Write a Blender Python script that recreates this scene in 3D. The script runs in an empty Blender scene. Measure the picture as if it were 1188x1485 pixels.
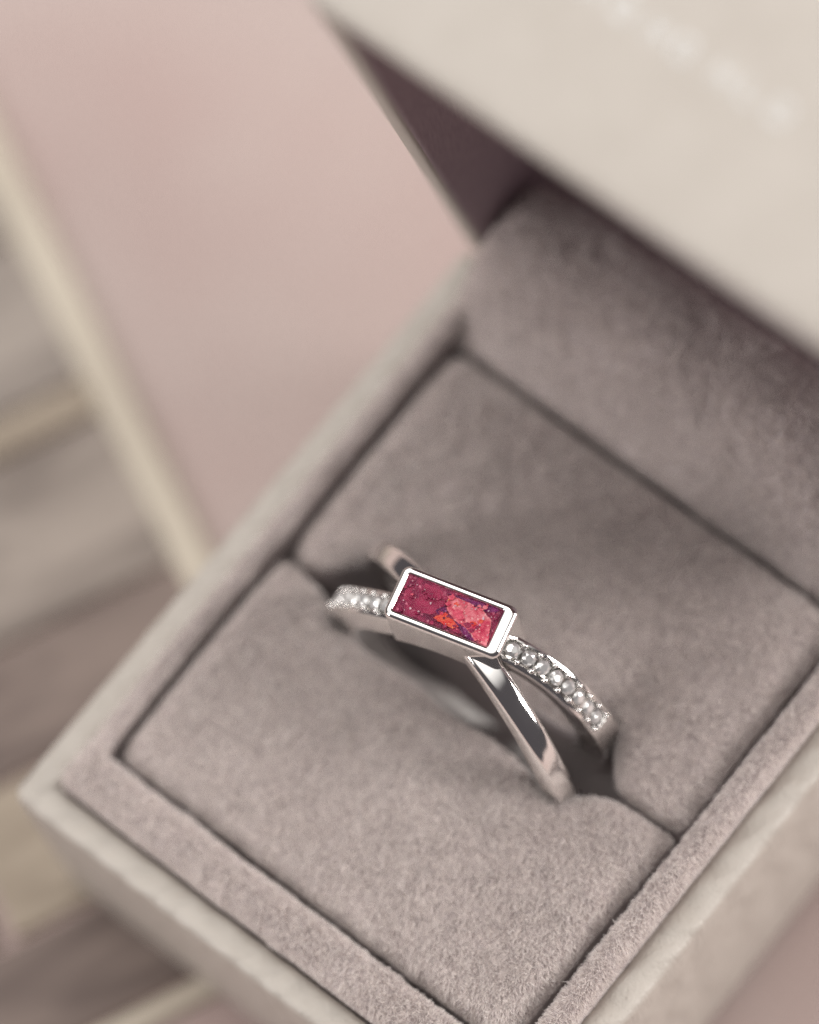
import bpy, bmesh, math
import numpy as np
from mathutils import Vector, Matrix

rng = np.random.default_rng(7)
SC = bpy.context.scene
COL = SC.collection
MM = 0.001
# everything below is written in millimetres in the box's own frame:
# x along the hinge, y from the front of the box to the hinge, z up, z=0 at the leatherette rim
OX, OY, OZ = 20.35, 23.5, 19.5


def W(p):
    return ((p[0] - OX) * MM, (p[1] - OY) * MM, (p[2] + OZ) * MM)


# ------------------------------------------------------------------ camera
cam_d = bpy.data.cameras.new('camera')
cam = bpy.data.objects.new('camera', cam_d)
COL.objects.link(cam)
SC.camera = cam
R_right = Vector((0.77071069, 0.62352468, -0.13123264))
R_up = Vector((-0.55273528, 0.75669401, 0.34913877))
R_back = Vector((0.31699959, -0.19654807, 0.92783625))
CAM = (108.03787, -31.61610, 291.34058)
m = Matrix((R_right, R_up, R_back)).transposed().to_4x4()
m.translation = Vector(W(CAM))
cam.matrix_world = m
cam_d.sensor_fit = 'VERTICAL'
cam_d.sensor_height = 36.0
cam_d.sensor_width = 36.0
cam_d.lens = 7000 / 1485 * 36.0
cam_d.clip_start = 0.01
cam_d.clip_end = 20
cam_d.dof.use_dof = True
cam_d.dof.focus_distance = 0.2988
cam_d.dof.aperture_fstop = cam_d.lens / 18.0
cam_d.dof.aperture_blades = 0

# ------------------------------------------------------------------ world and lamps
wd = bpy.data.worlds.new('World')
SC.world = wd
wd.use_nodes = True
bg = wd.node_tree.nodes['Background']
bg.inputs[0].default_value = (0.48, 0.435, 0.465, 1)
bg.inputs[1].default_value = 0.17


def area(name, direction, dist, size, power, col, spread=180, target=(20, 24, 0)):
    ld = bpy.data.lights.new(name, 'AREA')
    ld.shape = 'RECTANGLE'
    ld.size, ld.size_y = size
    ld.energy = power
    ld.spread = math.radians(spread)
    ld.color = col
    o = bpy.data.objects.new(name, ld)
    COL.objects.link(o)
    d = Vector(direction).normalized()
    t = Vector(W(target))
    o.location = t + d * dist
    o.rotation_euler = d.to_track_quat('Z', 'Y').to_euler()
    return o


area('window_light', (-0.24, 0.26, 0.93), 0.80, (2.1, 2.1), 11.6, (1.0, 0.972, 0.935), 100)
area('side_light', (0.77, 0.515, 0.375), 1.0, (0.34, 0.34), 9.4, (1.0, 0.955, 0.93))
area('front_light', (-0.40, -0.77, 0.50), 1.0, (0.36, 0.36), 5.4, (1.0, 0.965, 0.95))

SC.view_settings.view_transform = 'Standard'
SC.view_settings.look = 'None'
SC.view_settings.exposure = 0.0
SC.view_settings.gamma = 1.0
SC.render.engine = 'CYCLES'
cy = SC.cycles
cy.use_denoising = True
cy.denoising_prefilter = 'NONE'
cy.use_adaptive_sampling = False
cy.max_bounces = 14
cy.diffuse_bounces = 4
cy.glossy_bounces = 6
cy.transmission_bounces = 12
cy.transparent_max_bounces = 12
cy.sample_clamp_indirect = 8.0
cy.caustics_reflective = False
cy.caustics_refractive = False
try:
    SC.cycles_curves.shape = 'RIBBONS'
except Exception:
    pass


# ------------------------------------------------------------------ materials
def new_mat(name):
    ma = bpy.data.materials.new(name)
    ma.use_nodes = True
    nt = ma.node_tree
    return ma, nt, nt.nodes['Principled BSDF']


def N(nt, typ, **kw):
    n = nt.nodes.new(typ)
    for k, v in kw.items():
        if k in n.inputs:
            n.inputs[k].default_value = v
        else:
            setattr(n, k, v)
    return n


def coords(nt, scale=(1000, 1000, 1000), rot=(0, 0, 0)):
    tc = N(nt, 'ShaderNodeTexCoord')
    mp = N(nt, 'ShaderNodeMapping')
    mp.inputs['Scale'].default_value = scale
    mp.inputs['Rotation'].default_value = rot
    nt.links.new(tc.outputs['Object'], mp.inputs['Vector'])
    return mp.outputs[0]


def ramp(nt, fac, stops):
    r = N(nt, 'ShaderNodeValToRGB')
    e = r.color_ramp.elements
    while len(e) < len(stops):
        e.new(0.5)
    for k, (p, c) in enumerate(stops):
        e[k].position = p
        e[k].color = (*c, 1)
    nt.links.new(fac, r.inputs[0])
    return r.outputs[0]


def bump(nt, b, height, strength, dist, chain=None):
    n = N(nt, 'ShaderNodeBump')
    n.inputs['Strength'].default_value = strength
    n.inputs['Distance'].default_value = dist
    nt.links.new(height, n.inputs['Height'])
    if chain is not None:
        nt.links.new(chain, n.inputs['Normal'])
    nt.links.new(n.outputs[0], b.inputs['Normal'])
    return n.outputs[0]


def mat_leather(name, fold, rib):
    ma, nt, b = new_mat(name)
    v = coords(nt)
    n1 = N(nt, 'ShaderNodeTexNoise', Scale=0.35, Detail=4.0)
    nt.links.new(v, n1.inputs['Vector'])
    c = ramp(nt, n1.outputs[0], [(0.3, (0.455, 0.415, 0.37)), (0.7, (0.485, 0.445, 0.40))])
    nt.links.new(c, b.inputs['Base Color'])
    b.inputs['Roughness'].default_value = 0.5
    vo = N(nt, 'ShaderNodeTexVoronoi', Scale=4.5)
    nt.links.new(v, vo.inputs['Vector'])
    ch = bump(nt, b, vo.outputs['Distance'], 0.4, 0.00006)
    mp = coords(nt, (1000, 1000, 1000), (0, 0, 0.6))
    wv = N(nt, 'ShaderNodeTexWave', Scale=0.16, Distortion=5.0, Detail=2.0)
    wv.inputs['Detail Scale'].default_value = 1.4
    nt.links.new(mp, wv.inputs['Vector'])
    ch = bump(nt, b, wv.outputs['Fac'], fold, 0.0003, ch)
    if rib:
        n2 = N(nt, 'ShaderNodeTexNoise', Scale=1.0, Detail=3.0)
        nt.links.new(coords(nt, (3200, 3200, 420), (0.35, 0.25, 0)), n2.inputs['Vector'])
        bump(nt, b, n2.outputs[0], rib, 0.0001, ch)
    return ma


def mat_lining():
    ma, nt, b = new_mat('mauve_lining')
    v = coords(nt, (5000, 5000, 900), (0.3, 0, 0.2))
    n1 = N(nt, 'ShaderNodeTexNoise', Scale=1.0, Detail=3.0)
    nt.links.new(v, n1.inputs['Vector'])
    c = ramp(nt, n1.outputs[0], [(0.3, (0.36, 0.285, 0.31)), (0.7, (0.43, 0.345, 0.37))])
    nt.links.new(c, b.inputs['Base Color'])
    b.inputs['Roughness'].default_value = 0.8
    bump(nt, b, n1.outputs[0], 0.3, 0.00003)
    return ma


def mat_backing():
    ma, nt, b = new_mat('velvet_backing')
    v = coords(nt)
    n1 = N(nt, 'ShaderNodeTexNoise', Scale=3.0, Detail=3.0)
    nt.links.new(v, n1.inputs['Vector'])
    c = ramp(nt, n1.outputs[0], [(0.3, (0.51, 0.455, 0.45)), (0.7, (0.58, 0.52, 0.515))])
    nt.links.new(c, b.inputs['Base Color'])
    b.inputs['Roughness'].default_value = 1.0
    b.inputs['Specular IOR Level'].default_value = 0.0
    return ma


def mat_pile():
    ma, nt, b = new_mat('velvet_pile')
    v = coords(nt)
    n1 = N(nt, 'ShaderNodeTexNoise', Scale=0.16, Detail=3.0)
    nt.links.new(v, n1.inputs['Vector'])
    hi = N(nt, 'ShaderNodeHairInfo')
    c1 = ramp(nt, n1.outputs[0], [(0.3, (0.955, 0.91, 0.875)), (0.7, (0.985, 0.945, 0.91))])
    c2 = ramp(nt, hi.outputs['Random'], [(0.0, (0.50, 0.46, 0.48)), (0.40, (0.93, 0.91, 0.92)), (1.0, (1.0, 1.0, 1.0))])
    mx = N(nt, 'ShaderNodeMix', data_type='RGBA', blend_type='MULTIPLY')
    mx.inputs[0].default_value = 1.0
    nt.links.new(c1, mx.inputs[6])
    nt.links.new(c2, mx.inputs[7])
    nt.nodes.remove(b)
    df = N(nt, 'ShaderNodeBsdfDiffuse')
    tr = N(nt, 'ShaderNodeBsdfTranslucent')
    ms = N(nt, 'ShaderNodeMixShader')
    ms.inputs[0].default_value = 0.38
    nt.links.new(mx.outputs[2], df.inputs[0])
    nt.links.new(mx.outputs[2], tr.inputs[0])
    nt.links.new(df.outputs[0], ms.inputs[1])
    nt.links.new(tr.outputs[0], ms.inputs[2])
    nt.links.new(ms.outputs[0], nt.nodes['Material Output'].inputs[0])
    return ma


def mat_metal(name='polished_silver', rough=0.07):
    ma, nt, b = new_mat(name)
    b.inputs['Base Color'].default_value = (0.93, 0.915, 0.895, 1)
    b.inputs['Metallic'].default_value = 1.0
    v = coords(nt, (1400, 1400, 1400))
    n1 = N(nt, 'ShaderNodeTexNoise', Scale=1.0, Detail=4.0)
    nt.links.new(v, n1.inputs['Vector'])
    r = N(nt, 'ShaderNodeMapRange')
    r.inputs['To Min'].default_value = rough * 0.6
    r.inputs['To Max'].default_value = rough * 1.5
    nt.links.new(n1.outputs[0], r.inputs['Value'])
    nt.links.new(r.outputs[0], b.inputs['Roughness'])
    return ma


def mat_glass(name, ior):
    ma = bpy.data.materials.new(name)
    ma.use_nodes = True
    nt = ma.node_tree
    nt.nodes.clear()
    o = N(nt, 'ShaderNodeOutputMaterial')
    g = N(nt, 'ShaderNodeBsdfGlass', IOR=ior, Roughness=0.0)
    g.inputs['Color'].default_value = (0.99, 0.985, 0.975, 1)
    df = N(nt, 'ShaderNodeBsdfDiffuse')  # white diffuse share stands in for the stones' sparkle
    df.inputs[0].default_value = (0.95, 0.94, 0.93, 1)
    gl = N(nt, 'ShaderNodeBsdfGlossy', Roughness=0.04)
    gl.inputs['Color'].default_value = (0.97, 0.965, 0.955, 1)
    m1 = N(nt, 'ShaderNodeMixShader')
    m1.inputs[0].default_value = 0.68
    m2 = N(nt, 'ShaderNodeMixShader')
    m2.inputs[0].default_value = 0.27
    nt.links.new(g.outputs[0], m1.inputs[1])
    nt.links.new(gl.outputs[0], m1.inputs[2])
    nt.links.new(m1.outputs[0], m2.inputs[1])
    nt.links.new(df.outputs[0], m2.inputs[2])
    nt.links.new(m2.outputs[0], o.inputs[0])
    return ma


def mat_flake(name, lo, hi, scale, rough=0.35, spark=(0.9, 0.55, 0.6), amount=0.10):
    ma, nt, b = new_mat(name)
    v = coords(nt)
    n1 = N(nt, 'ShaderNodeTexNoise', Scale=scale * 0.5, Detail=3.0, Roughness=0.6)
    nt.links.new(v, n1.inputs['Vector'])
    c = ramp(nt, n1.outputs[0], [(0.36, lo), (0.64, hi)])
    # scattered bright grains, each with its own size and shape
    vo = N(nt, 'ShaderNodeTexVoronoi', Scale=scale * 2.2)
    nt.links.new(v, vo.inputs['Vector'])
    sep = N(nt, 'ShaderNodeSeparateColor')
    nt.links.new(vo.outputs['Color'], sep.inputs[0])
    gr = N(nt, 'ShaderNodeMapRange')
    gr.inputs['From Min'].default_value = 1.0 - amount
    gr.inputs['From Max'].default_value = 1.0
    nt.links.new(sep.outputs[0], gr.inputs['Value'])
    mx = N(nt, 'ShaderNodeMix', data_type='RGBA')
    nt.links.new(gr.outputs[0], mx.inputs[0])
    nt.links.new(c, mx.inputs[6])
    mx.inputs[7].default_value = (*spark, 1)
    nt.links.new(mx.outputs[2], b.inputs['Base Color'])
    b.inputs['Roughness'].default_value = rough
    b.inputs['Specular IOR Level'].default_value = 0.12
    bump(nt, b, n1.outputs[0], 0.2, 0.00005)
    return ma


def mat_cap():
    ma = bpy.data.materials.new('clear_resin')
    ma.use_nodes = True
    nt = ma.node_tree
    nt.nodes.clear()
    o = N(nt, 'ShaderNodeOutputMaterial')
    t = N(nt, 'ShaderNodeBsdfTransparent')
    t.inputs[0].default_value = (0.99, 0.93, 0.94, 1)
    g = N(nt, 'ShaderNodeBsdfGlossy', Roughness=0.04)
    f = N(nt, 'ShaderNodeFresnel', IOR=1.14)
    mx = N(nt, 'ShaderNodeMixShader')
    nt.links.new(f.outputs[0], mx.inputs[0])
    nt.links.new(t.outputs[0], mx.inputs[1])
    nt.links.new(g.outputs[0], mx.inputs[2])
    nt.links.new(mx.outputs[0], o.inputs[0])
    return ma


def mat_wood(name, dark, light):
    ma, nt, b = new_mat(name)
    v = coords(nt, (150, 560, 560))
    n1 = N(nt, 'ShaderNodeTexNoise', Scale=0.42, Detail=4.0, Distortion=0.9)
    nt.links.new(v, n1.inputs['Vector'])
    c = ramp(nt, n1.outputs[0], [(0.32, dark), (0.68, light)])
    nt.links.new(c, b.inputs['Base Color'])
    b.inputs['Roughness'].default_value = 0.7
    bump(nt, b, n1.outputs[0], 0.6, 0.0004)
    return ma


def mat_cloth():
    ma, nt, b = new_mat('pink_cloth')
    v = coords(nt)
    n1 = N(nt, 'ShaderNodeTexNoise', Scale=0.045, Detail=3.0)
    nt.links.new(v, n1.inputs['Vector'])
    c = ramp(nt, n1.outputs[0], [(0.35, (0.425, 0.328, 0.305)), (0.65, (0.45, 0.368, 0.342))])
    wv = N(nt, 'ShaderNodeTexWave', Scale=1.1, Distortion=0.8, Detail=1.0)
    nt.links.new(coords(nt, (1000, 1000, 1000), (0, 0, 0.9)), wv.inputs['Vector'])
    c2 = ramp(nt, wv.outputs['Fac'], [(0.0, (0.92, 0.90, 0.90)), (1.0, (1.05, 1.05, 1.05))])
    mx = N(nt, 'ShaderNodeMix', data_type='RGBA', blend_type='MULTIPLY')
    mx.inputs[0].default_value = 1.0
    nt.links.new(c, mx.inputs[6])
    nt.links.new(c2, mx.inputs[7])
    nt.links.new(mx.outputs[2], b.inputs['Base Color'])
    b.inputs['Roughness'].default_value = 0.9
    bump(nt, b, wv.outputs['Fac'], 0.3, 0.0001)
    return ma


M_LEATHER, M_LEATHER_LID = mat_leather('cream_leatherette', 0.36, 0.55), mat_leather('smooth_leatherette', 0.06, 0.1)
M_LINING, M_BACK, M_PILE = mat_lining(), mat_backing(), mat_pile()
M_METAL, M_DIAMOND, M_CAP, M_CLOTH = mat_metal(), mat_glass('diamond', 2.42), mat_cap(), mat_cloth()
M_FOIL = mat_metal('silver_foil', 0.35)
M_FOIL.node_tree.nodes['Principled BSDF'].inputs['Base Color'].default_value = (0.48, 0.476, 0.47, 1)


# ------------------------------------------------------------------ helpers
def mesh_from(name, verts, faces, mat, smooth=True, mm=True, sharp=None):
    me = bpy.data.meshes.new(name)
    vs = [W(v) for v in verts] if mm else verts
    me.from_pydata(vs, [], faces)
    me.materials.append(mat)
    bm = bmesh.new()
    bm.from_mesh(me)
    bmesh.ops.recalc_face_normals(bm, faces=bm.faces)
    if sharp is not None:
        for e in bm.edges:
            if len(e.link_faces) == 2 and e.calc_face_angle(0) > sharp:
                e.smooth = False
    bm.to_mesh(me)
    bm.free()
    for p in me.polygons:
        p.use_smooth = smooth
    return me


def link(name, me, parent=None):
    o = bpy.data.objects.new(name, me)
    COL.objects.link(o)
    if parent is not None:
        o.parent = parent
        o.matrix_parent_inverse = parent.matrix_world.inverted()
    return o


def thing(name, label, cat, loc=(0, 0, 0)):
    o = bpy.data.objects.new(name, None)
    COL.objects.link(o)
    o.location = W(loc)
    o.matrix_world = Matrix.Translation(Vector(W(loc)))
    o.empty_display_size = 0.01
    o['label'] = label
    o['category'] = cat
    return o


def rrect(x0, x1, y0, y1, r, nc=5, ns=40):
    """closed rounded rectangle, ns points along each straight run"""
    pts = []
    corners = [(x1 - r, y0 + r, -90), (x1 - r, y1 - r, 0), (x0 + r, y1 - r, 90), (x0 + r, y0 + r, 180)]
    for k, (cx, cy_, a) in enumerate(corners):
        for i in range(nc + 1):
            t = math.radians(a + 90 * i / nc)
            pts.append((cx + r * math.cos(t), cy_ + r * math.sin(t)))
        nx, ny, na = corners[(k + 1) % 4]
        t = math.radians(na)
        e = (nx + r * math.cos(t), ny + r * math.sin(t))
        s = pts[-1]
        for i in range(1, ns):
            pts.append((s[0] + (e[0] - s[0]) * i / ns, s[1] + (e[1] - s[1]) * i / ns))
    return pts


def loft(loops, cap0=True, cap1=True, closed=True):
    verts, faces = [], []
    n = len(loops[0])
    for l in loops:
        verts += l
    for k in range(len(loops) - 1):
        for i in range(n if closed else n - 1):
            j = (i + 1) % n
            faces.append((k * n + i, k * n + j, (k + 1) * n + j, (k + 1) * n + i))
    if cap0:
        faces.append(tuple(range(n))[::-1])
    if cap1:
        faces.append(tuple((len(loops) - 1) * n + i for i in range(n)))
    return verts, faces


def hsh(i):
    return (math.sin(i * 127.1 + 11.7) * 43758.5453) % 1.0


# ------------------------------------------------------------------ table surface
nx, ny = 80, 80
vs, fs = [], []
for j in range(ny + 1):
    for i in range(nx + 1):
        x = -330 + 700 * i / nx
        y = -330 + 700 * j / ny
        vs.append((x, y, -20.35 + 0.05 * math.sin(x * 0.06 + 1) * math.cos(y * 0.05)))
for j in range(ny):
    for i in range(nx):
        a = j * (nx + 1) + i
        fs.append((a, a + 1, a + nx + 2, a + nx + 1))
o = link('table_surface', mesh_from('table_surface', vs, fs, M_CLOTH))
o['kind'] = 'structure'
o['label'] = 'dusty pink woven cloth surface under the ring box'

# ------------------------------------------------------------------ wooden board
bo = np.array([18.4, 11.06])
bu = np.array([-0.903, 0.429])
bw = np.array([-0.429, -0.903])
board = thing('wooden_board', 'weathered grey wooden plank board with pale edge strips beside the ring box', 'board',
              (bo[0] + bu[0] * 40 + bw[0] * 15, bo[1] + bu[1] * 40 + bw[1] * 15, -22.5))


def plank(name, u0, u1, w0, w1, ztop, mat, seed):
    # plank mesh in its own frame: x along the grain (w), y across (u), bevelled and slightly uneven
    L, Wd, T = (w1 - w0), (u1 - u0), ztop + 22.5
    nseg = 14
    prof = [(0, 0), (0, T - 0.35), (0.3, T - 0.05), (Wd * 0.5, T), (Wd - 0.3, T - 0.05), (Wd, T - 0.35), (Wd, 0)]
    loops = []
    for k in range(nseg + 1):
        x = L * k / nseg
        loops.append([((x) * MM, (p[0] + 0.10 * (hsh(seed + k) - 0.5) * (1 if p[1] > 0 else 0)) * MM,
                       (p[1] + 0.14 * (hsh(seed * 3 + k + i) - 0.5) * (1 if p[1] > 1 else 0)) * MM) for i, p in enumerate(prof)])
    v, f = loft(loops)
    me = mesh_from(name, v, f, mat, True, False, math.radians(40))
    ob = link(name, me)
    p = bo + bu * u0 + bw * w0
    mx = Matrix(((bw[0], bu[0], 0), (bw[1], bu[1], 0), (0, 0, 1))).to_4x4()
    mx.translation = Vector(W((p[0], p[1], -22.5)))
    ob.parent = board
    ob.matrix_parent_inverse = board.matrix_world.inverted()
    ob.matrix_world = mx
    ob.matrix_basis = mx
    return ob


w_pale = mat_wood('pale_wood', (0.47, 0.41, 0.335), (0.57, 0.51, 0.42))
w_beige = mat_wood('beige_wood', (0.26, 0.21, 0.16), (0.42, 0.35, 0.275))
w_grey = mat_wood('grey_wood', (0.16, 0.13, 0.113), (0.36, 0.305, 0.265))
w_dark = mat_wood('dark_shaded_wood', (0.11, 0.08, 0.07), (0.24, 0.185, 0.16))
w_mid = mat_wood('silvered_wood', (0.20, 0.168, 0.148), (0.36, 0.31, 0.272))
plank('plank', 1.9, 9.6, 2.4, 60, -19.9, w_dark, 1)  # dark tone carries the shade at the foot of the box
plank('plank', 10.0, 20.2, 2.4, 23.2, -19.5, w_beige, 2)
plank('plank', 10.0, 20.2, 24.4, 60, -19.8, w_dark, 3)
plank('plank', 20.6, 29.4, 2.4, 60, -19.6, w_dark, 4)
plank('plank', 29.7, 42.2, 2.4, 60, -19.5, w_grey, 5)
plank('plank', 42.5, 45.2, 2.4, 60, -19.4, w_beige, 6)
plank('plank', 45.5, 57.5, 2.4, 60, -19.6, w_mid, 7)
plank('plank', 57.8, 72.0, 2.4, 60, -19.5, w_mid, 8)
plank('plank', 72.3, 90.0, 2.4, 60, -19.5, w_grey, 9)


def strip(name, a, b, width, ztop, zbot, mat):
    a, b = np.array(a), np.array(b)
    d = b - a
    L = float(np.linalg.norm(d))
    d /= L
    nrm = np.array([-d[1], d[0]])
    h = ztop - zbot
    prof = [(-width / 2, 0), (-width / 2, h - 0.4), (-width / 2 + 0.35, h), (width / 2 - 0.35, h), (width / 2, h - 0.4), (width / 2, 0)]
    loops = [[(L * k / 20 * MM, p[0] * MM, (p[1] + 0.06 * (hsh(k + i) - .5)) * MM) for i, p in enumerate(prof)] for k in range(21)]
    v, f = loft(loops)
    ob = link(name, mesh_from(name, v, f, mat, True, False, math.radians(40)))
    mx = Matrix(((d[0], nrm[0], 0), (d[1], nrm[1], 0), (0, 0, 1))).to_4x4()
    mx.translation = Vector(W((a[0], a[1], zbot)))
    ob.parent = board
    ob.matrix_parent_inverse = board.matrix_world.inverted()
    ob.matrix_basis = mx
    return ob


p0 = bo + bw * 1.1
strip('edge_strip', p0, p0 + bu * 92, 2.9, -19.55, -22.5, w_pale)
p0 = bo + bu * 0.8 + bw * 2.4
strip('edge_strip', p0, p0 + bw * 58, 1.8, -19.55, -22.5, w_pale)

# ------------------------------------------------------------------ ring box
SX, SY, HB = 40.7, 47.0, 19.5
box = thing('ring_box', 'open cream leatherette ring box lined with grey velvet', 'ring box', (SX / 2, SY / 2, -19.5))


def shell_loops(x0, x1, y0, y1, prof, rad, wob=0.0, ns=60):
    loops = []
    for ins, z in prof:
        pts = rrect(x0 + ins, x1 - ins, y0 + ins, y1 - ins, max(rad - ins, 0.35), 5, ns)
        s = 0.0
        out = []
        for i, p in enumerate(pts):
            if i:
                s += math.dist(p, pts[i - 1])
            dz = 0.0
            if wob and -1.2 < z:
                ph = (s / 3.3 + 0.22 * math.sin(s * 0.9) + ins * 0.55) % 1.0
                dz = wob * (ph ** 2 - 0.33) + wob * 0.5 * math.sin(s * 2.3 + ins * 3)
            out.append((p[0], p[1], z + dz))
        loops.append(out)
    return loops


prof = [(0.5, -19.5), (0.12, -19.35), (0, -19.0), (0, -12), (0, -6), (0, -0.75), (0.05, -0.42), (0.18, -0.16), (0.42, -0.02),
        (0.75, 0.02), (1.3, 0.01), (1.75, -0.03), (2.2, -0.2), (2.32, -1.2), (2.32, -18.5)]
v, f = loft(shell_loops(-0.3, SX + 0.1, -0.3, SY, prof, 0.9, 0.11))
link('base_shell', mesh_from('base_shell', v, f, M_LEATHER), box)

# lid: rim plane stands on the hinge line and leans forward
LA = math.radians(7.3)
e1 = np.array([0, -math.sin(LA), math.cos(LA)])
e2 = np.array([0, math.cos(LA), math.sin(LA)])
HING = np.array([0, 47.05, 0.15])
LB, LD = 46.9, 23.0


def L2(a, b, c):
    return tuple(np.array([a, 0, 0]) + HING + e1 * b + e2 * c)


lidprof = [(0.5, LD), (0.12, LD - 0.15), (0, LD - 0.5), (0, 12), (0, 5), (0, 0.8), (0.06, 0.4), (0.22, 0.12), (0.5, 0.0), (0.9, 0.0),
           (1.5, 0.06), (1.75, 0.2), (1.8, 0.5), (1.8, 0.8)]
loops = []
for ins, c in lidprof:
    pts = rrect(ins - 0.35, SX - ins, ins, LB + 0.3 - ins, max(0.9 - ins, 0.35), 5, 24)
    loops.append([L2(p[0], p[1], c) for p in pts])
v, f = loft(loops, True, False)
lid = link('lid', mesh_from('lid', v, f, M_LEATHER_LID), box)
loops = []
for ins, c in [(1.72, 0.35), (1.9, 0.4), (1.95, 0.7), (2.0, 20.5), (2.8, 21.3)]:
    pts = rrect(ins - 0.35, SX - ins, ins, LB + 0.3 - ins, 0.6, 4, 12)
    loops.append([L2(p[0], p[1], c) for p in pts])
v, f = loft(loops, False, True)
link('lid_lining', mesh_from('lid_lining', v, f, M_LINING), lid)

# velvet lip: U-shaped roll along left, front and right
IN_X, IN_F = 4.05, 5.3
lip_prof = []
for t in np.linspace(0, 1, 13):
    a = math.pi * (1 - t)
    lip_prof.append((0.5 + 0.5 * math.cos(a), math.sin(a) ** 0.55))
lip_prof = [(0.0, -6.0)] + lip_prof + [(1.0, -6.0)]
loops = []
LIPZ0, LIPH = -0.35, 1.75


def lip_ring(path):
    """path: list of (outer point, inner point)"""
    for po, pi in path:
        l = []
        for s, h in lip_prof:
            z = h if h < -1 else LIPZ0 + LIPH * h
            l.append((po[0] + (pi[0] - po[0]) * s, po[1] + (pi[1] - po[1]) * s, z))
        loops.append(l)


xo, yo = 2.18, 2.18
path = []
yb = 45.2
n1 = 50
for i in range(n1):
    y = yb + (IN_F + 1.0 - yb) * i / (n1 - 1)
    path.append(((xo, y), (IN_X, y)))
path += [((xo, yo + 2.2), (IN_X, IN_F + 0.35)), ((xo, yo + 0.7), (IN_X + 0.04, IN_F + 0.1)), ((xo + 0.2, yo + 0.2), (IN_X + 0.15, IN_F + 0.02)),
         ((xo + 0.7, yo), (IN_X + 0.35, IN_F)), ((xo + 2.2, yo), (IN_X + 0.6, IN_F))]
for i in range(n1):
    x = IN_X + 1.0 + (SX - 2 * IN_X - 2.0) * i / (n1 - 1)
    path.append(((x, yo), (x, IN_F)))
mir = [((SX - a[0], a[1]), (SX - b[0], b[1])) for a, b in path[:n1 + 5]][::-1]


def squeeze(p):
    # the lip on the hinge-left side is narrower than the other two
    x = p[0]
    if x < IN_X:
        x = 2.1 + (x - xo) * (3.25 - 2.1) / (IN_X - xo)
    elif x < 12:
        x = 3.25 + (x - IN_X) * (12 - 3.25) / (12 - IN_X)
    return (x, p[1])


path = [(squeeze(a), squeeze(b)) for a, b in path] + mir
lip_ring(path)
v, f = loft(loops, True, True, closed=False)
lip = link('velvet_lip', mesh_from('velvet_lip', v, f, M_BACK), box)


# cushion halves
def slot_w(x):
    return math.exp(-abs((x - 18.9) / 11.4) ** 6)


def y_front(x):
    return 22.95 - 1.95 * slot_w(x) - 0.9 * math.exp(-((x - 28.2) / 1.7) ** 2) + 0.12 * math.sin(x * 0.9)


def y_back(x):
    # the foam closes up inside the ring and is pushed aside where each band goes in
    return (23.4 + 1.35 * math.exp(-abs((x - 18.7) / 10.9) ** 9) + 1.7 * math.exp(-((x - 28.4) / 1.5) ** 2)
            + 2.0 * math.exp(-((x - 8.9) / 1.8) ** 2) + 0.12 * math.sin(x * 0.7 + 1))


CX0, CX1, CYF, CYB = 3.85, 35.8, 5.95, 40.6


def cushion(name, ya, yb_, z0, slot_side):
    nxs, loops = 70, []
    for i in range(nxs + 1):
        t = i / nxs
        t = 0.5 - 0.5 * math.cos(math.pi * t) * (0.55 + 0.45 * abs(math.cos(math.pi * t)))
        x = CX0 + (CX1 - CX0) * t
        de = min(x - CX0, CX1 - x)
        Rx = 1.6
        drop_x = 0 if de > Rx else (Rx - math.sqrt(max(0, Rx * Rx - (Rx - de) ** 2)))
        y0, y1 = ya(x), yb_(x)
        R0, R1 = (1.6, 1.5) if slot_side == 1 else (1.8, 1.6)
        l = []
        zt = z0 - drop_x
        da, db = (0, 23.25 - y1) if slot_side == 1 else (23.2 - y0, 0)
        l.append((x, y0 + da, -14))
        l.append((x, y0 + da, -8.6))
        l.append((x, y0 + da * 0.08, -6.0))
        for k in range(8):
            a = math.pi / 2 * k / 7
            l.append((x, y0 + R0 * (1 - math.cos(a)), zt - R0 + R0 * math.sin(a)))
        for k in range(1, 12):
            s = k / 12
            y = y0 + R0 + (y1 - R1 - y0 - R0) * s
            dome = 0.35 * math.sin(math.pi * s) + 0.08 * math.sin(x * 0.45 + y * 0.3) * math.sin(math.pi * s)
            l.append((x, y, zt + dome))
        for k in range(8):
            a = math.pi / 2 * (1 - k / 7)
            l.append((x, y1 - R1 * (1 - math.cos(a)), zt - R1 + R1 * math.sin(a)))
        l.append((x, y1 + db * 0.08, -6.0))
        l.append((x, y1 + db, -8.6))
        l.append((x, y1 + db, -14))
        loops.append(l)
    v, f = loft(loops)
    return link(name, mesh_from(name, v, f, M_BACK), box)


cush_f = cushion('cushion', lambda x: CYF, y_front, 0.85, 1)
cush_b = cushion('cushion', y_back, lambda x: CYB, 0.55, 0)

# slanted velvet panel at the hinge, running back into the lid
pprof = [(41.2, -8), (41.2, -1.2), (41.3, -0.5), (41.55, 0.0), (42.4, 1.0), (43.6, 2.5), (45.0, 3.9), (46.1, 4.8), (47.0, 5.3), (48.0, 5.5),
         (49.2, 5.4), (50.6, 5.0), (51.8, 4.3), (52.6, 3.2)]
loops = []
for i in range(61):
    t = i / 60
    x = 2.05 + (SX - 4.1) * t
    e = min(x - 2.05, SX - 2.05 - x)
    dr = 0 if e > 1.6 else 1.6 - math.sqrt(max(0, 2.56 - (1.6 - e) ** 2))
    loops.append([(x, y + 0.06 * math.sin(x * 0.8 + y), z - dr * (1 if z > -1 else 0) + 0.1 * math.sin(x * 0.6 + y * 0.5)) for y, z in pprof])
v, f = loft(loops, False, False, closed=False)
panel = link('hinge_panel', mesh_from('hinge_panel', v, f, M_BACK), box)


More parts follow.
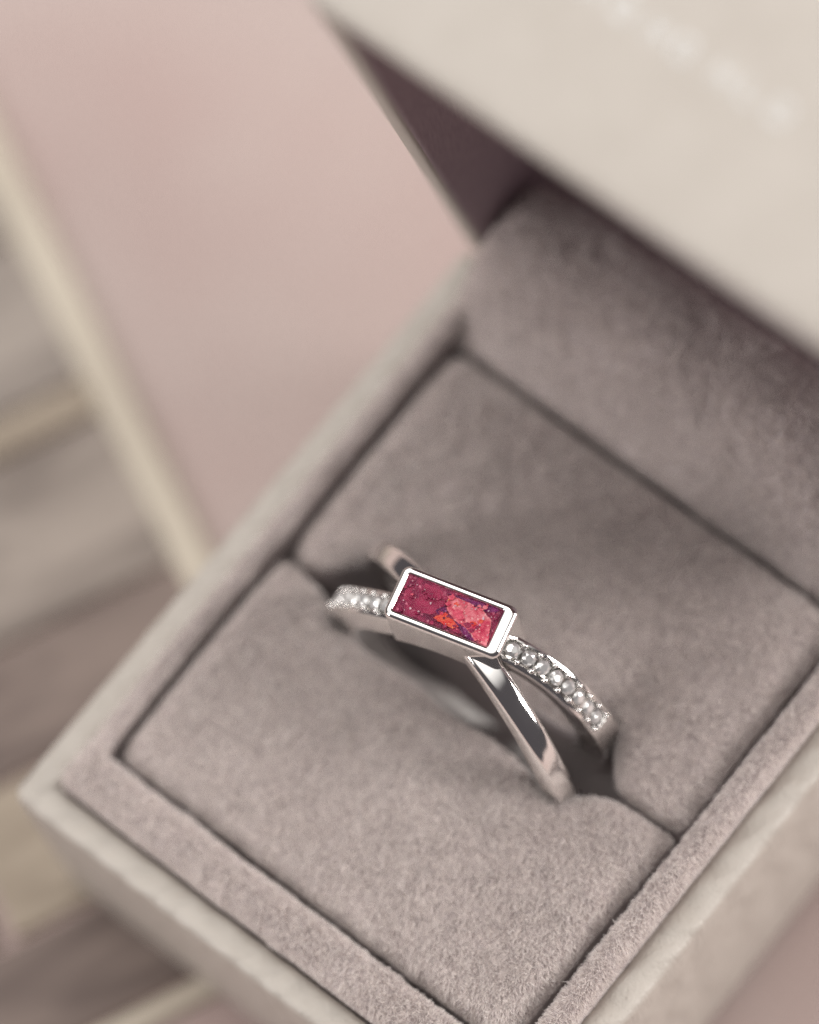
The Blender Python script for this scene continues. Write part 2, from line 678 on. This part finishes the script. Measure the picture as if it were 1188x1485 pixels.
# ------------------------------------------------------------------ velvet pile
def smooth_noise(P, scale, seed):
    r = np.random.default_rng(seed)
    a = r.uniform(0, 3.14)
    Q_ = np.stack([P[:, 0] * math.cos(a) - P[:, 1] * math.sin(a), P[:, 0] * math.sin(a) + P[:, 1] * math.cos(a) + P[:, 2] * 0.7], 1) / scale
    Q_ -= Q_.min(0) - 0.5
    n = np.ceil(Q_.max(0)).astype(int) + 2
    G = r.normal(size=(n[0], n[1], 2))
    i = Q_.astype(int)
    t = Q_ - i
    t = t * t * (3 - 2 * t)
    i0, i1, t0, t1 = i[:, 0], i[:, 1], t[:, :1], t[:, 1:]
    return (G[i0, i1] * (1 - t0) * (1 - t1) + G[i0 + 1, i1] * t0 * (1 - t1) + G[i0, i1 + 1] * (1 - t0) * t1 + G[i0 + 1, i1 + 1] * t0 * t1) * 1.4


def pile(owner, density, length, lean, seed, zmin=-1.0, keep=None, rad=0.0165):
    me = owner.data
    me.calc_loop_triangles()
    nv = len(me.vertices)
    co = np.empty(nv * 3)
    me.vertices.foreach_get('co', co)
    co = co.reshape(-1, 3) * 1000.0
    vn = np.empty(nv * 3)
    me.vertices.foreach_get('normal', vn)
    vn = vn.reshape(-1, 3)
    nt_ = len(me.loop_triangles)
    tri = np.empty(nt_ * 3, dtype=np.int32)
    me.loop_triangles.foreach_get('vertices', tri)
    tri = tri.reshape(-1, 3)
    c = co[tri].mean(1)
    ok = c[:, 2] - OZ > zmin
    if keep is not None:
        ok &= keep(c + np.array([OX, OY, -OZ]))
    tri = tri[ok]
    A, B, C = co[tri[:, 0]], co[tri[:, 1]], co[tri[:, 2]]
    ar = 0.5 * np.linalg.norm(np.cross(B - A, C - A), axis=1)
    r = np.random.default_rng(seed)
    n = int(ar.sum() * density)
    k = r.choice(len(tri), n, p=ar / ar.sum())
    u, v_ = r.random(n), r.random(n)
    fl = u + v_ > 1
    u[fl], v_[fl] = 1 - u[fl], 1 - v_[fl]
    P = A[k] + (B - A)[k] * u[:, None] + (C - A)[k] * v_[:, None]
    nn = vn[tri[k, 0]] * (1 - u - v_)[:, None] + vn[tri[k, 1]] * u[:, None] + vn[tri[k, 2]] * v_[:, None]
    nn /= np.linalg.norm(nn, axis=1)[:, None] + 1e-9
    big = smooth_noise(P, 4.5, seed + 1)
    mid = smooth_noise(P, 0.9, seed + 2)
    fine = smooth_noise(P, 0.28, seed + 3)
    d = np.array(lean, dtype=float)[None, :].repeat(n, 0)
    d[:, :2] += 0.07 * big + 0.06 * mid + 0.12 * fine
    d += r.normal(size=(n, 3)) * 0.30
    L = length * (0.6 + 0.6 * r.random(n)) * (1 + 0.10 * mid[:, 0])
    stray = r.random(n) < 0.0025
    L[stray] *= 1.7
    L *= np.clip((nn[:, 2] + 0.15) / 0.95, 0.25, 1.0)
    dir1 = nn + d * 0.6
    dir1 /= np.linalg.norm(dir1, axis=1)[:, None]
    dir2 = nn * 0.8 + d * 1.35
    dir2 /= np.linalg.norm(dir2, axis=1)[:, None]
    P0 = P - nn * 0.04
    P1 = P0 + dir1 * (L * 0.5)[:, None]
    P2 = P1 + dir2 * (L * 0.5)[:, None]
    pts = np.stack([P0, P1, P2], 1).reshape(-1, 3) * 0.001
    hc = bpy.data.hair_curves.new('velvet_pile')
    hc.add_curves([3] * n)
    hc.attributes['position'].data.foreach_set('vector', pts.astype(np.float32).ravel())
    ra = hc.attributes.get('radius') or hc.attributes.new('radius', 'FLOAT', 'POINT')
    rr = np.tile(np.array([rad, rad * 0.85, rad * 0.35]), n) * np.repeat(0.75 + 0.5 * r.random(n), 3) * 0.001
    ra.data.foreach_set('value', rr.astype(np.float32))
    hc.materials.append(M_PILE)
    o = bpy.data.objects.new('velvet_pile', hc)
    COL.objects.link(o)
    o.parent = owner
    o.matrix_parent_inverse = owner.matrix_world.inverted()
    o['kind'] = 'stuff'
    return o


pile(cush_f, 230, 0.62, (0.40, -0.50, 0), 11)
pile(cush_b, 210, 0.60, (0.28, -0.15, 0), 21)
pile(lip, 230, 0.62, (0.20, -0.35, 0), 31, zmin=-0.7)
pile(panel, 170, 0.55, (0.15, -0.15, -0.1), 41, zmin=-2.0, keep=lambda c: c[:, 1] < 56)

# foil lettering on the lid's front wall (out of focus, unreadable strokes)
marks = [(13.5, 'v'), (15.8, 'o'), (18.2, 'v'), (20.1, 'o'), (22.9, 'v'), (24.8, 'l'), (26.8, 'o')]
for a, kind in marks:
    bm = bmesh.new()

    def foil_box(x0, x1, c0, c1):
        vs_ = [bm.verts.new(W(L2(x, LB + 0.3 + b, c))) for b in (-0.02, 0.04) for x, c in ((x0, c0), (x1, c0), (x1, c1), (x0, c1))]
        for q in ((0, 1, 2, 3), (4, 5, 6, 7), (0, 1, 5, 4), (1, 2, 6, 5), (2, 3, 7, 6), (3, 0, 4, 7)):
            bm.faces.new([vs_[i] for i in q])
    c0, c1 = 8.9, 10.2
    foil_box(a - 0.55, a - 0.32, c0, c1)
    if kind == 'o':
        foil_box(a + 0.32, a + 0.55, c0, c1)
        foil_box(a - 0.32, a + 0.32, c0, c0 + 0.23)
        foil_box(a - 0.32, a + 0.32, c1 - 0.23, c1)
    elif kind == 'v':
        foil_box(a + 0.32, a + 0.55, c0, c1)
        foil_box(a - 0.32, a + 0.32, 9.45, 9.65)
    else:
        foil_box(a - 0.32, a + 0.5, c0, c0 + 0.23)
    bmesh.ops.recalc_face_normals(bm, faces=bm.faces)
    me = bpy.data.meshes.new('foil_letter')
    bm.to_mesh(me)
    bm.free()
    me.materials.append(M_FOIL)
    link('foil_letter', me, lid)

# ------------------------------------------------------------------ ring
RC = np.array([18.9, 23.9, -0.3])
RO = 10.3
ring = thing('ring', 'silver crossover ring with red rectangular stone standing in the grey velvet slot', 'ring', (RC[0], RC[1], RC[2] - RO))


def band_frame(th, slope, k):
    r = RO if slope < 0 else RO - 0.15

    def pos(t):
        s, c = math.sin(t), math.cos(t)
        y = slope * r * s * (1 - k * s * s) * ((0.9 + 0.1 * s) if slope < 0 else (1.06 - 0.06 * s))
        return np.array([r * s, y, r * c])
    p = pos(th)
    tg = pos(th + 1e-4) - pos(th - 1e-4)
    tg /= np.linalg.norm(tg)
    n = np.array([math.sin(th), 0, math.cos(th)])
    lat = np.cross(n, tg)
    lat /= np.linalg.norm(lat)
    n = np.cross(tg, lat)
    return RC + p, n, lat, tg


def band(prof_fn, slope, k, nseg=200):
    loops = []
    for i in range(nseg):
        th = 2 * math.pi * i / nseg
        p, n, lat, tg = band_frame(th, slope, k)
        loops.append([tuple(p + lat * l + n * r) for l, r in prof_fn(th)])
    loops.append(loops[0])
    nn = len(loops[0])
    verts, faces = [], []
    for l in loops[:-1]:
        verts += l
    for a in range(nseg):
        b = (a + 1) % nseg
        for i in range(nn):
            j = (i + 1) % nn
            faces.append((a * nn + i, a * nn + j, b * nn + j, b * nn + i))
    return verts, faces


def prof_polished(th):
    h = 0.84
    pts = [(-h, -0.46), (-h + 0.04, -0.27), (-h + 0.12, -0.13), (-h + 0.23, -0.045), (-h + 0.36, -0.005)]
    pts += [(-0.25, 0.006), (0, 0.007), (0.25, 0.006)]
    pts += [(-l, r) for l, r in pts[4::-1]]
    pts += [(h, -1.45), (h - 0.22, -1.75), (-h + 0.22, -1.75), (-h, -1.45)]
    return pts


ST_A0, ST_DA, ST_N = math.radians(21.6), math.radians(6.3), 8
ST_END = ST_A0 + ST_DA * (ST_N - 0.45)


def prof_pave(th):
    t = (th + math.pi) % (2 * math.pi) - math.pi
    ch = 1.0 if abs(t) < ST_END else max(0.0, 1 - (abs(t) - ST_END) / 0.02)
    h, g = 0.93, 0.6
    d = -0.5 * ch
    top = -0.2 + 0.12 * (1 - ch)
    pts = [(-h, top - 0.12), (-h + 0.04, top - 0.04), (-h + 0.12, top), (-g - 0.04, top + 0.0), (-g, top - 0.02 + 0.5 * d), (-g * 0.5, top + d + 0.0), (0, top + d),
           (g * 0.5, top + d), (g, top - 0.02 + 0.5 * d), (g + 0.04, top), (h - 0.12, top), (h - 0.04, top - 0.04), (h, top - 0.12)]
    pts += [(h, -2.2), (h - 0.2, -2.4), (-h + 0.2, -2.4), (-h, -2.2)]
    return pts


SL_P, K_P = 0.275, 0.42
SL_S, K_S = -0.262, -0.08
v, f = band(prof_polished, SL_S, K_S)
M_SATIN = mat_metal('satin_silver', 0.38)


def satin_inside(ob):
    ob.data.materials.append(M_SATIN)
    c = Vector(W(RC))
    for p in ob.data.polygons:
        r = p.center - c
        n = p.normal
        if (n.x * r.x + n.z * r.z) < -0.6 * math.hypot(r.x, r.z):
            p.material_index = 1
    return ob


satin_inside(link('polished_band', mesh_from('polished_band', v, f, M_METAL, True, True, math.radians(35)), ring))
v, f = band(prof_pave, SL_P, K_P, 260)
pave = satin_inside(link('pave_band', mesh_from('pave_band', v, f, M_METAL, True, True, math.radians(30)), ring))


# brilliant-cut stone, girdle radius 1 in its own frame (z up)
def brilliant():
    vs_, fs_ = [], []
    n = 8
    tz, tr = 0.42, 0.50
    for i in range(n):
        a = 2 * math.pi * i / n
        vs_.append((tr * math.cos(a), tr * math.sin(a), tz))
    for i in range(n):
        a = 2 * math.pi * (i + 0.5) / n
        vs_.append((0.82 * math.cos(a), 0.82 * math.sin(a), 0.26))
    for i in range(2 * n):
        a = 2 * math.pi * i / (2 * n)
        vs_.append((math.cos(a), math.sin(a), 0.02))
    for i in range(2 * n):
        a = 2 * math.pi * i / (2 * n)
        vs_.append((math.cos(a), math.sin(a), -0.03))
    vs_.append((0, 0, -0.86))
    fs_.append(tuple(range(n)))
    T, K, G, H, Cc = 0, n, 2 * n, 4 * n, 6 * n
    for i in range(n):
        j = (i + 1) % n
        fs_.append((T + i, K + i, T + j))
        fs_.append((T + i, K + (i - 1) % n, G + 2 * i, K + i))
        fs_.append((K + i, G + 2 * i, G + 2 * i + 1))
        fs_.append((K + i, G + 2 * i + 1, G + (2 * i + 2) % (2 * n)))
    for i in range(2 * n):
        j = (i + 1) % (2 * n)
        fs_.append((G + i, H + i, H + j, G + j))
        fs_.append((H + i, Cc, H + j))
    return vs_, fs_


v, f = brilliant()
DM = mesh_from('diamond', v, f, M_DIAMOND, False, False)
bm = bmesh.new()
bmesh.ops.create_icosphere(bm, subdivisions=2, radius=1.0)
BEAD = bpy.data.meshes.new('bead')
bm.to_mesh(BEAD)
bm.free()
BEAD.materials.append(M_METAL)
for p in BEAD.polygons:
    p.use_smooth = True


def put(name, me, parent, p, n, lat, tg, s, spin=0.0):
    o = bpy.data.objects.new(name, me)
    COL.objects.link(o)
    o.parent = parent
    mx = Matrix((tg, lat, n)).transposed().to_4x4()
    mx = mx @ Matrix.Rotation(spin, 4, 'Z') @ Matrix.Diagonal((s[0] * MM, s[1] * MM, s[2] * MM, 1))
    mx.translation = Vector(W(p))
    o.matrix_parent_inverse = parent.matrix_world.inverted()
    o.matrix_basis = mx
    return o


for sgn in (1, -1):
    for i in range(ST_N):
        th = sgn * (ST_A0 + ST_DA * i)
        p, n, lat, tg = band_frame(th, SL_P, K_P)
        tilt = n + lat * 0.22 * (hsh(i * 2 + sgn) - 0.5) + tg * 0.25 * (hsh(i * 5 + sgn) - 0.5)
        tilt /= np.linalg.norm(tilt)
        l2 = np.cross(tilt, tg)
        l2 /= np.linalg.norm(l2)
        t2 = np.cross(l2, tilt)
        put('diamond', DM, pave, p + n * (-0.13), tilt, l2, t2, (0.48, 0.48, 0.48), hsh(i + 3 * sgn) * 3)
    for i in range(ST_N + 1):
        th = sgn * (ST_A0 + ST_DA * (i - 0.5))
        p, n, lat, tg = band_frame(th, SL_P, K_P)
        for sd in (-1, 1):
            put('bead', BEAD, pave, p + lat * sd * 0.57 + n * (-0.08), n, lat, tg, (0.2, 0.2, 0.2))

# bezel: rotated with the pave band
BA = 0.252
bx = np.array([math.cos(BA), math.sin(BA), 0])
by = np.array([-math.sin(BA), math.cos(BA), 0])
BZ = 11.75
BCX = np.array([18.95, 24.12, 0]) - 0.27 * bx


def BL(a, b, z):
    return tuple(BCX + bx * a + by * b + np.array([0, 0, z]))


HX, HY = 3.95, 1.82
RI = RO - 2.08
bez = [('bot', 0.25), ('bot', 0.0), (0.0, BZ - 1.5), (0.0, BZ - 0.5), (0.0, BZ - 0.34), (0.02, BZ - 0.24), (0.06, BZ - 0.15), (0.11, BZ - 0.085), (0.17, BZ - 0.04), (0.24, BZ - 0.012), (0.32, BZ),
       (0.42, BZ - 0.015), (0.49, BZ - 0.05), (0.54, BZ - 0.11), (0.57, BZ - 0.22), (0.575, BZ - 0.45)]
loops = []
for a, z in bez:
    if a == 'bot':
        ins = z
    else:
        ins = a
    pts = rrect(-HX + ins, HX - ins * 1.7, -HY + ins, HY - ins, max(0.52 - ins * 0.78, 0.07), 6, 16)
    l = []
    for px, py in pts:
        if a == 'bot':
            zz = RC[2] + math.sqrt(RI ** 2 - px * px) + (0.0 if z > 0 else 0.12)
        else:
            zz = z
        l.append(BL(px, py, zz))
    loops.append(l)
v, f = loft(loops, True, False)
bezel = link('bezel', mesh_from('bezel', v, f, M_METAL, True, True, math.radians(28)), ring)

# stone: coloured bed, torn flakes, specks and a clear resin top
SXH, SYH = (2 * HX - 0.555 * 2.7) / 2, HY - 0.555
SC0 = -HX + 0.555 + SXH          # the stone sits off-centre, the right rim is broader
ZB_ = BZ - 0.27
m_bed = mat_flake('crimson_bed', (0.16, 0.010, 0.055), (0.46, 0.045, 0.13), 3.0, 0.3, (0.78, 0.24, 0.36), 0.10)
m_left = mat_flake('crimson_flake', (0.29, 0.018, 0.075), (0.50, 0.05, 0.135), 2.2, 0.35, (0.68, 0.16, 0.27), 0.07)
m_pink = mat_flake('pink_flake', (0.74, 0.09, 0.15), (0.97, 0.33, 0.38), 4.5, 0.3, (1.0, 0.60, 0.58), 0.16)
m_red = mat_flake('red_flake', (0.64, 0.03, 0.10), (0.94, 0.17, 0.25), 4.5, 0.3, (0.98, 0.46, 0.46), 0.12)
m_orange = mat_flake('orange_flake', (0.80, 0.03, 0.04), (0.97, 0.20, 0.10), 4.0, 0.3, (1.0, 0.42, 0.22), 0.12)
m_purple = mat_flake('purple_flake', (0.09, 0.008, 0.075), (0.28, 0.028, 0.17), 4.0, 0.3, (0.5, 0.16, 0.42), 0.10)
m_speck = mat_flake('pale_speck', (0.55, 0.36, 0.44), (0.90, 0.74, 0.80), 8.0, 0.2)
pts = rrect(-SXH - 0.03, SXH + 0.03, -SYH - 0.03, SYH + 0.03, 0.1, 4, 6)
v, f = loft([[BL(a + SC0, b, ZB_ - 0.6) for a, b in pts], [BL(a + SC0, b, ZB_) for a, b in pts]])
stone = link('stone', mesh_from('stone', v, f, m_bed, False), ring)

# photo pixels in the enlarged crop -> stone-local millimetres (corners of the stone in that crop)
Q = np.array([(290, 165), (965, 410), (840, 690), (165, 410)], float)
T = np.array([(-SXH, SYH), (SXH, SYH), (SXH, -SYH), (-SXH, -SYH)])
Am = np.c_[Q, np.ones(4)]
AFF = np.linalg.lstsq(Am, T, rcond=None)[0]


def stone_xy(p):
    a, b = np.array([p[0], p[1], 1.0]) @ AFF
    return max(-SXH + 0.02, min(SXH - 0.02, a)), max(-SYH + 0.02, min(SYH - 0.02, b))


def flake(name, poly, z, mat, rough=0.03, thick=0.03, tilt=(0, 0)):
    pts = [stone_xy(p) for p in poly]
    # torn outline: split every edge and jitter
    out = []
    for i, p in enumerate(pts):
        q = pts[(i + 1) % len(pts)]
        n = max(2, int(math.dist(p, q) / 0.09))
        for k in range(n):
            t = k / n
            j = 0 if k == 0 else rough
            out.append((p[0] + (q[0] - p[0]) * t + rng.normal() * j, p[1] + (q[1] - p[1]) * t + rng.normal() * j))
    out = [(max(-SXH + 0.01, min(SXH - 0.01, a)), max(-SYH + 0.01, min(SYH - 0.01, b))) for a, b in out]
    c = np.mean(out, 0)
    zf = lambda a, b: z + (a - c[0]) * tilt[0] + (b - c[1]) * tilt[1]
    v, f = loft([[BL(a + SC0, b, zf(a, b) - thick) for a, b in out], [BL(a + SC0, b, zf(a, b)) for a, b in out]])
    return link(name, mesh_from(name, v, f, mat, False), stone)


flake('flake', [(300, 175), (420, 225), (520, 270), (548, 330), (545, 385), (500, 425), (430, 450), (330, 420), (240, 330), (260, 240)], ZB_ + 0.05, m_left)
flake('flake', [(555, 320), (600, 310), (720, 365), (825, 425), (880, 490), (868, 580), (760, 640), (690, 545), (610, 490), (560, 420)], ZB_ + 0.10, m_pink, 0.025, 0.03, (0.02, 0.03))
flake('flake', [(695, 510), (800, 497), (872, 500), (858, 645), (780, 640), (735, 590), (700, 545)], ZB_ + 0.155, m_red, 0.02, 0.03)
flake('flake', [(548, 432), (590, 470), (640, 535), (600, 552), (520, 515), (455, 470)], ZB_ + 0.13, m_orange, 0.025, 0.03)
flake('flake', [(330, 190), (400, 215), (395, 300), (345, 330), (300, 290)], ZB_ + 0.075, m_bed, 0.03)
flake('flake', [(400, 260), (500, 290), (520, 340), (450, 350), (410, 320)], ZB_ + 0.08, m_left, 0.03, 0.03, (0.15, 0.1))
flake('flake', [(640, 330), (720, 365), (760, 420), (700, 430), (640, 390)], ZB_ + 0.14, m_pink, 0.03, 0.03, (-0.1, 0.12))
flake('flake', [(590, 400), (660, 420), (690, 480), (640, 490), (600, 450)], ZB_ + 0.135, m_red, 0.035, 0.03, (0.1, 0.1))
flake('flake', [(770, 648), (852, 640), (838, 690), (805, 680)], ZB_ + 0.12, m_pink, 0.015)
flake('flake', [(470, 420), (540, 380), (556, 420), (545, 440), (500, 450)], ZB_ + 0.10, m_purple, 0.02)
flake('flake', [(610, 492), (690, 548), (760, 640), (700, 625), (650, 560)], ZB_ + 0.07, m_purple, 0.02)
flake('flake', [(560, 290), (760, 345), (940, 410), (900, 440), (830, 420), (700, 350)], ZB_ + 0.06, m_purple, 0.02)  # shade of the bezel rim, painted as a dark strip along this edge
flake('flake', [(300, 440), (420, 470), (600, 570), (740, 640), (640, 610), (420, 520), (230, 440)], ZB_ + 0.04, m_bed, 0.03)
shard_rng = np.random.default_rng(23)
for k in range(58):
    u_, v_ = shard_rng.random(), shard_rng.random()
    c_ = Q[0] + (Q[1] - Q[0]) * u_ + (Q[3] - Q[0]) * v_
    on_pink = 560 < c_[0] < 870 and abs((c_[1] - 330) - (c_[0] - 560) * 0.55) < 90 and c_[1] > 330 + (c_[0] - 560) * 0.25
    mats_ = [m_pink, m_red, m_pink, m_orange] if on_pink else [m_left, m_bed, m_left, m_red, m_left]
    sz = 9 + 24 * shard_rng.random() ** 2
    an, n_ = shard_rng.uniform(0, 6.28), 5
    flake('flake', [(c_[0] + sz * (0.5 + 0.9 * shard_rng.random()) * math.cos(an + 6.283 * i / n_), c_[1] + sz * (0.4 + 0.7 * shard_rng.random()) * math.sin(an + 6.283 * i / n_)) for i in range(n_)],
          ZB_ + 0.165 + 0.0006 * k, mats_[k % len(mats_)], 0.012, 0.02, (shard_rng.normal() * 0.12, shard_rng.normal() * 0.12))
for (px, py, s) in [(440, 370, 18), (620, 385, 16), (822, 478, 20), (345, 235, 10), (290, 410, 17), (350, 432, 14), (765, 415, 16), (862, 425, 13), (795, 530, 14), (685, 366, 9),
                    (242, 350, 10), (465, 336, 9), (770, 560, 10), (740, 410, 9), (310, 205, 9), (690, 605, 8), (545, 520, 8), (420, 500, 8), (250, 420, 8), (880, 470, 8), (700, 460, 8),
                    (480, 545, 7), (330, 330, 6), (400, 270, 7), (905, 470, 7), (850, 600, 7)]:
    k = 5
    ph = rng.uniform(0, 6)
    s *= 0.7
    flake('speck', [(px + s * (0.35 + 0.85 * rng.random()) * math.cos(ph + 6.283 * i / k), py + s * (0.35 + 0.85 * rng.random()) * math.sin(ph + 6.283 * i / k)) for i in range(k)],
          ZB_ + 0.21, m_speck, 0.0, 0.02, (rng.normal() * 0.2, rng.normal() * 0.2))
pts = rrect(-SXH - 0.02, SXH + 0.02, -SYH - 0.02, SYH + 0.02, 0.1, 4, 6)
me = mesh_from('resin_top', [BL(a + SC0, b, BZ - 0.035) for a, b in pts], [tuple(range(len(pts)))], M_CAP, False)
link('resin_top', me, stone)
